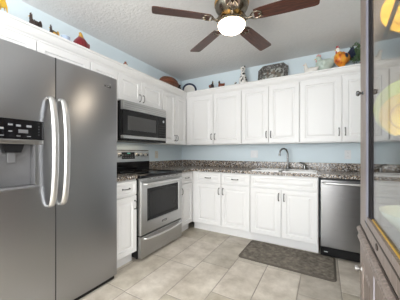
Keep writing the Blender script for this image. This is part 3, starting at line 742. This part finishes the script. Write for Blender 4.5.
bm = BM(); ring_loft(bm, [octo(.145, .096, .045, .005), octo(.21, .162, .07, -.014), octo(.214, .166, .07, -.018), octo(.208, .160, .07, -.022), octo(.152, .102, .045, -.005)], cap=False)
obj('rim', bm, M['rimpat'], pf)
# hens
def hen(loc, rz, k, m, label, tm=None):
    r = thing('hen_figurine', label, 'figurine', loc, rz)
    obj('body', body(BM(), [(-.50*k, 0, .55*k), (-.38*k, 0, .45*k), (-.12*k, 0, .34*k), (.14*k, 0, .36*k), (.27*k, 0, .55*k), (.30*k, 0, .74*k), (.33*k, 0, .84*k), (.38*k, 0, .86*k)], [.02*k, .13*k, .27*k, .25*k, .14*k, .09*k, .085*k, .02*k], .75), m, r, True)
    obj('beak', tube(BM(), [(.38*k, 0, .85*k), (.47*k, 0, .82*k)], [.03*k, .004*k], 8), C['orange'], r, True)
    obj('comb', body(BM(), [(.28*k, 0, .90*k), (.33*k, 0, .96*k), (.36*k, 0, .98*k)], [.03*k, .03*k, .006*k], .5, 8, 2), tm or C['red'], r, True)
    obj('base', lathe(BM(), [(.001, 0), (.24*k, 0), (.22*k, .10*k), (.001, .11*k)], 20), m, r, True)
    return r
hen((-.150, 3.13, ZT), R(175), .185, C['white'], 'small white ceramic hen figurine, leftmost of the birds above the dishwasher', C['white'])
fowl((.005, 3.26, ZT), R(175), 1.08, (C['palegreen'], C['palegreen'], mat('pink_glaze', (.75, .42, .38), .3), C['palegreen'], C['white']), 'pale green ceramic hen figurine beside the orange rooster', 'hen_figurine', tail=.3, slim=.8)
fowl((.190, 3.13, ZT), R(-140), 1.04, (C['motley'], C['white'], C['red'], C['navy'], C['orange']), 'large orange and red rooster figurine with white head and navy tail', tail=1.3, wide=1.0, slim=.72)
# leafy plant
pt = thing('leafy_plant', 'dark green leafy plant with trailing twigs at the right end of the back cabinets', 'plant', (.425, 3.235, ZT)); pt.scale = (.72, .7, 1.1)
M['leaf'] = mat('dark_green_leaf', (.07, .13, .055), .5, noise=.5, nscale=12); M['twig'] = mat('brown_twig', (.10, .05, .025), .7)
obj('pot', lathe(BM(), [(.001, 0), (.05, 0), (.07, .08), (.072, .09), (.062, .09), (.001, .08)], 20), C['rust'], pt, True)
random.seed(9); bs = BM(); bl = BM()
for i in range(34):
    a_ = random.uniform(0, 2*PI); L = random.uniform(.10, .24); up = random.uniform(.03, .20)
    c, s = math.cos(a_), math.sin(a_)*.55
    pts = smoothpath([(0, 0, .08), (c*L*.35, s*L*.35, .10+up*.8), (c*L*.75, s*L*.75, .09+up), (c*L, s*L, .06+up*.75)], 4)
    tube(bs, pts, .0028, 5)
    for p in pts[3:]:
        for q in range(2):
            d = Vector((random.uniform(-1, 1), random.uniform(-1, 1)*.6, random.uniform(-.3, 1))).normalized(); w = d.cross(Vector((0, -1, .3))).normalized(); l_ = random.uniform(.03, .055)
            v = [bl.verts.new(p), bl.verts.new(p+d*l_*.5+w*l_*.22), bl.verts.new(p+d*l_), bl.verts.new(p+d*l_*.5-w*l_*.22)]
            bl.faces.new(v)
tube(bs, smoothpath([(.0, 0, .08), (-.02, -.12, .12), (0.0, -.205, .07), (.015, -.215, -.02), (.0, -.215, -.06)], 5), .004, 6)
obj('stems', bs, M['twig'], pt); obj('foliage', bl, M['leaf'], pt)

# ------------------------------------------------------------------ display hutch on the right (local x -> world -y, local y -> world +x)
HX, HY = .158, 1.330
HW, HD, HT = .88, .42, 2.02
hu = thing('display_hutch', 'tall taupe wood display hutch with a glass door at the right edge', 'hutch', (HX, HY, 0), R(-90))
WZ = .80
bm = BM()
box(bm, 0, HW, .012, HD, .06, WZ-.01); obj('base_body', bm, M['hutch'], hu)
obj('plinth', box(BM(), .01, HW-.01, .03, HD-.01, 0, .06), M['groove'], hu)
# waist mouldings running along the front
bm = BM(); prism(bm, [(.012, .728), (-.008, .730), (-.012, .738), (-.010, .748), (-.002, .756), (.012, .756)], 'x', -.002, HW); obj('waist_moulding', bm, M['hutch'], hu)
bm = BM(); prism(bm, [(.012, .766), (-.010, .768), (-.016, .776), (-.014, .784), (-.004, .790), (.03, .790), (.03, .766)], 'x', -.005, HW); obj('waist_moulding', bm, M['hutch'], hu)
obj('groove', box(BM(), 0, HW, -.0015, .012, .756, .766), M['groove'], hu)
obj('groove', box(BM(), 0, HW, -.0015, .012, .790, .799), M['groove'], hu)
# upper carcass: sides, back, top, shelves
tsd = .018
obj('side_panel', box(BM(), 0, tsd, .016, HD, WZ+.01, HT, 0), M['hutch_in'], hu)
obj('side_panel', box(BM(), HW-tsd, HW, .016, HD, WZ+.01, HT, 0), M['hutch_in'], hu)
obj('back_panel', box(BM(), tsd, HW-tsd, HD-.012, HD, WZ+.01, HT), M['hutch_in'], hu)
obj('deck', box(BM(), 0, HW, .012, HD, WZ-.01, WZ+.010), M['hutch_in'], hu)
obj('top_panel', box(BM(), -.02, HW+.02, -.025, HD, HT, HT+.035, .008), M['hutch'], hu)
for z in (1.205, 1.637):
    obj('shelf', box(BM(), tsd, HW-tsd, .05, HD-.014, z, z+.008), M['pane'], hu)
# glass door
gd = obj('door', BM(), M['hutch'], hu)
bm = BM(); st = .137; dz0, dz1 = WZ+.002, HT-.004; gz0, gz1 = .885, HT-.09
box(bm, 0, st+.031, 0, .016, dz0, dz1, .002); box(bm, HW-st-.031, HW, 0, .016, dz0, dz1, .002)
box(bm, st+.031, HW-st-.031, 0, .016, dz0, gz0, .0); box(bm, st+.031, HW-st-.031, 0, .016, gz1, dz1, .0)
me = bpy.data.meshes.new('door'); bmesh.ops.recalc_face_normals(bm, faces=bm.faces[:]); bm.to_mesh(me); bm.free(); me.materials.append(M['hutch']); gd.data = me
# inner edge of the stiles: bevel highlight painted pale, recess shade painted dark
for x0, x1 in ((st+.030, st+.062), (HW-st-.062, HW-st-.030)):
    bm = BM(); prism(bm, [(x0, -.001), (x1, .002), (x1, .012), (x0, .012)], 'z', dz0+.03, gz1); obj('lit_bevel', bm, M['bevel_pale'], gd)
for x0, x1 in ((st+.062, st+.098), (HW-st-.098, HW-st-.062)):
    bm = BM(); prism(bm, [(x0, .003), (x1, .0085), (x1, .0135), (x0, .0135)], 'z', gz0-.01, gz1); obj('shaded_rabbet', bm, M['recess_dark'], gd)
bm = BM(); prism(bm, [(.002, gz0-.030), (.010, gz0+.004), (.014, gz0+.004), (.014, gz0-.030)], 'x', st+.085, HW-st-.085)
obj('yellow_strip', bm, mat('strip_yellow_reflection', (.80, .50, .07), .35, .6), gd)  # metal strip, yellow reflected from the plates put into its colour
obj('dark_groove', box(BM(), st, HW-st, -.0012, .004, gz0-.036, gz0-.029), M['groove'], gd)
obj('glass_pane', box(BM(), st+.09, HW-st-.09, .0118, .0148, gz0-.01, gz1+.01), M['pane'], gd)
def knob(parent, x, z, m):
    return obj('knob', lathe(BM(), [(.001, -.028), (.009, -.027), (.0125, -.022), (.012, -.017), (.006, -.012), (.005, -.005), (.009, -.002), (.010, 0)], 18, x, 0, z, 'y'), m, parent, True)
knob(gd, .088, 1.432, M['darksteel'])
bm = BM(); lathe(bm, [(.001, -.003), (.009, -.003), (.011, 0)], 18, .0, 0, .0, 'y')
for v in bm.verts: v.co.x = v.co.x*1.7+.386; v.co.z = v.co.z*1.1+.832
obj('lock_escutcheon', bm, M['groove'], gd)
# lower door
def hdoor(x0, x1):
    d = obj('door', panel_door(x1-x0, .612, .014, .07), M['hutch'], hu, loc=(x0, -.002, .105)); return d
bd_ = hdoor(.005, .346); bd2 = hdoor(.356, .875)
obj('edge_highlight', box(BM(), .347, .355, -.004, .012, .105, .717), mat('painted_edge_highlight', (.45, .42, .47), .4), hu)  # door edge highlight painted as a pale strip
knob(bd_, .060, .50, M['brightsteel']); knob(bd2, .480, .50, M['brightsteel'])

# things inside the hutch
yg = ramp_mat('yellow_mottled_glaze', [(.3, (.78, .48, .03)), (.55, (.90, .66, .07)), (.8, (.92, .78, .22))], 22, .35)
def stand_plate(name, label, cat, x, y, z, r_, m, rz, tilt=-14):
    t = thing(name, label, cat, (x, y, z+r_*.97), 0); t.rotation_euler = (R(tilt), 0, rz)
    obj('dish', plate(r_, .018), m, t, True); 
    obj('centre_ring', (lambda b: (tube(b, [(r_*.6*math.cos(2*PI*k/30), -.0005, r_*.6*math.sin(2*PI*k/30)) for k in range(31)], .002, 6), b)[1])(BM()), C['gold'], t, True)
    return t
stand_plate('plate', 'large yellow plate standing on the middle shelf of the hutch', 'plate', .312, 1.235, 1.213, .102, yg, 0, -8)
stand_plate('plate', 'pale yellow green plate standing behind the yellow plate in the hutch', 'plate', .335, 1.275, 1.213, .138, mat('yellow_green_glaze', (.50, .62, .12), .35, noise=.2, nscale=15), 0, -5)
stand_plate('plate', 'golden yellow plate standing on the top shelf of the hutch', 'plate', .33, 1.235, 1.645, .115, ramp_mat('golden_glaze', [(.3, (.50, .26, .02)), (.6, (.75, .45, .05))], 16, .35, stretch=(1, 1, 4)), 0, -8)
rod = thing('wooden_rod', 'dark wooden rod leaning beside the golden plate at the top of the hutch', 'rod', (0, 0, 0))
obj('shaft', tube(BM(), [(.232, .92, 1.730), (.226, 1.195, 1.652)], .008, 8), M['groove'], rod, True)
obj('tip', lathe(BM(), [(.001, -.004), (.010, -.003), (.012, .004), (.008, .012), (.001, .014)], 12, .226, 1.195, 1.650), C['rust'], rod, True)
gb = thing('serving_bowl', 'wide pale iridescent bowl on the bottom shelf of the hutch', 'bowl', (.352, 1.10, WZ+.010))
ir = ramp_mat('pale_iridescent_glaze', [(.25, (.85, .80, .50)), (.45, (.80, .85, .70)), (.6, (.75, .88, .85)), (.75, (.86, .74, .80))], 7, .15)
obj('dish', lathe(BM(), [(.001, 0), (.05, 0), (.055, .008), (.10, .04), (.155, .10), (.16, .118), (.155, .118), (.095, .05), (.001, .018)], 36), ir, gb, True)
# fill light added in the hutch top, which holds no lamp
hl_ = bpy.data.lights.new('hutch_fill', 'AREA'); hl_.shape = 'RECTANGLE'; hl_.size = .5; hl_.size_y = .05; hl_.energy = 12; hl_.color = (1, .88, .70)
ho = bpy.data.objects.new('hutch_fill', hl_); COL.objects.link(ho); ho.location = (.22, .9, HT-.03); ho.rotation_euler = (0, 0, R(90))
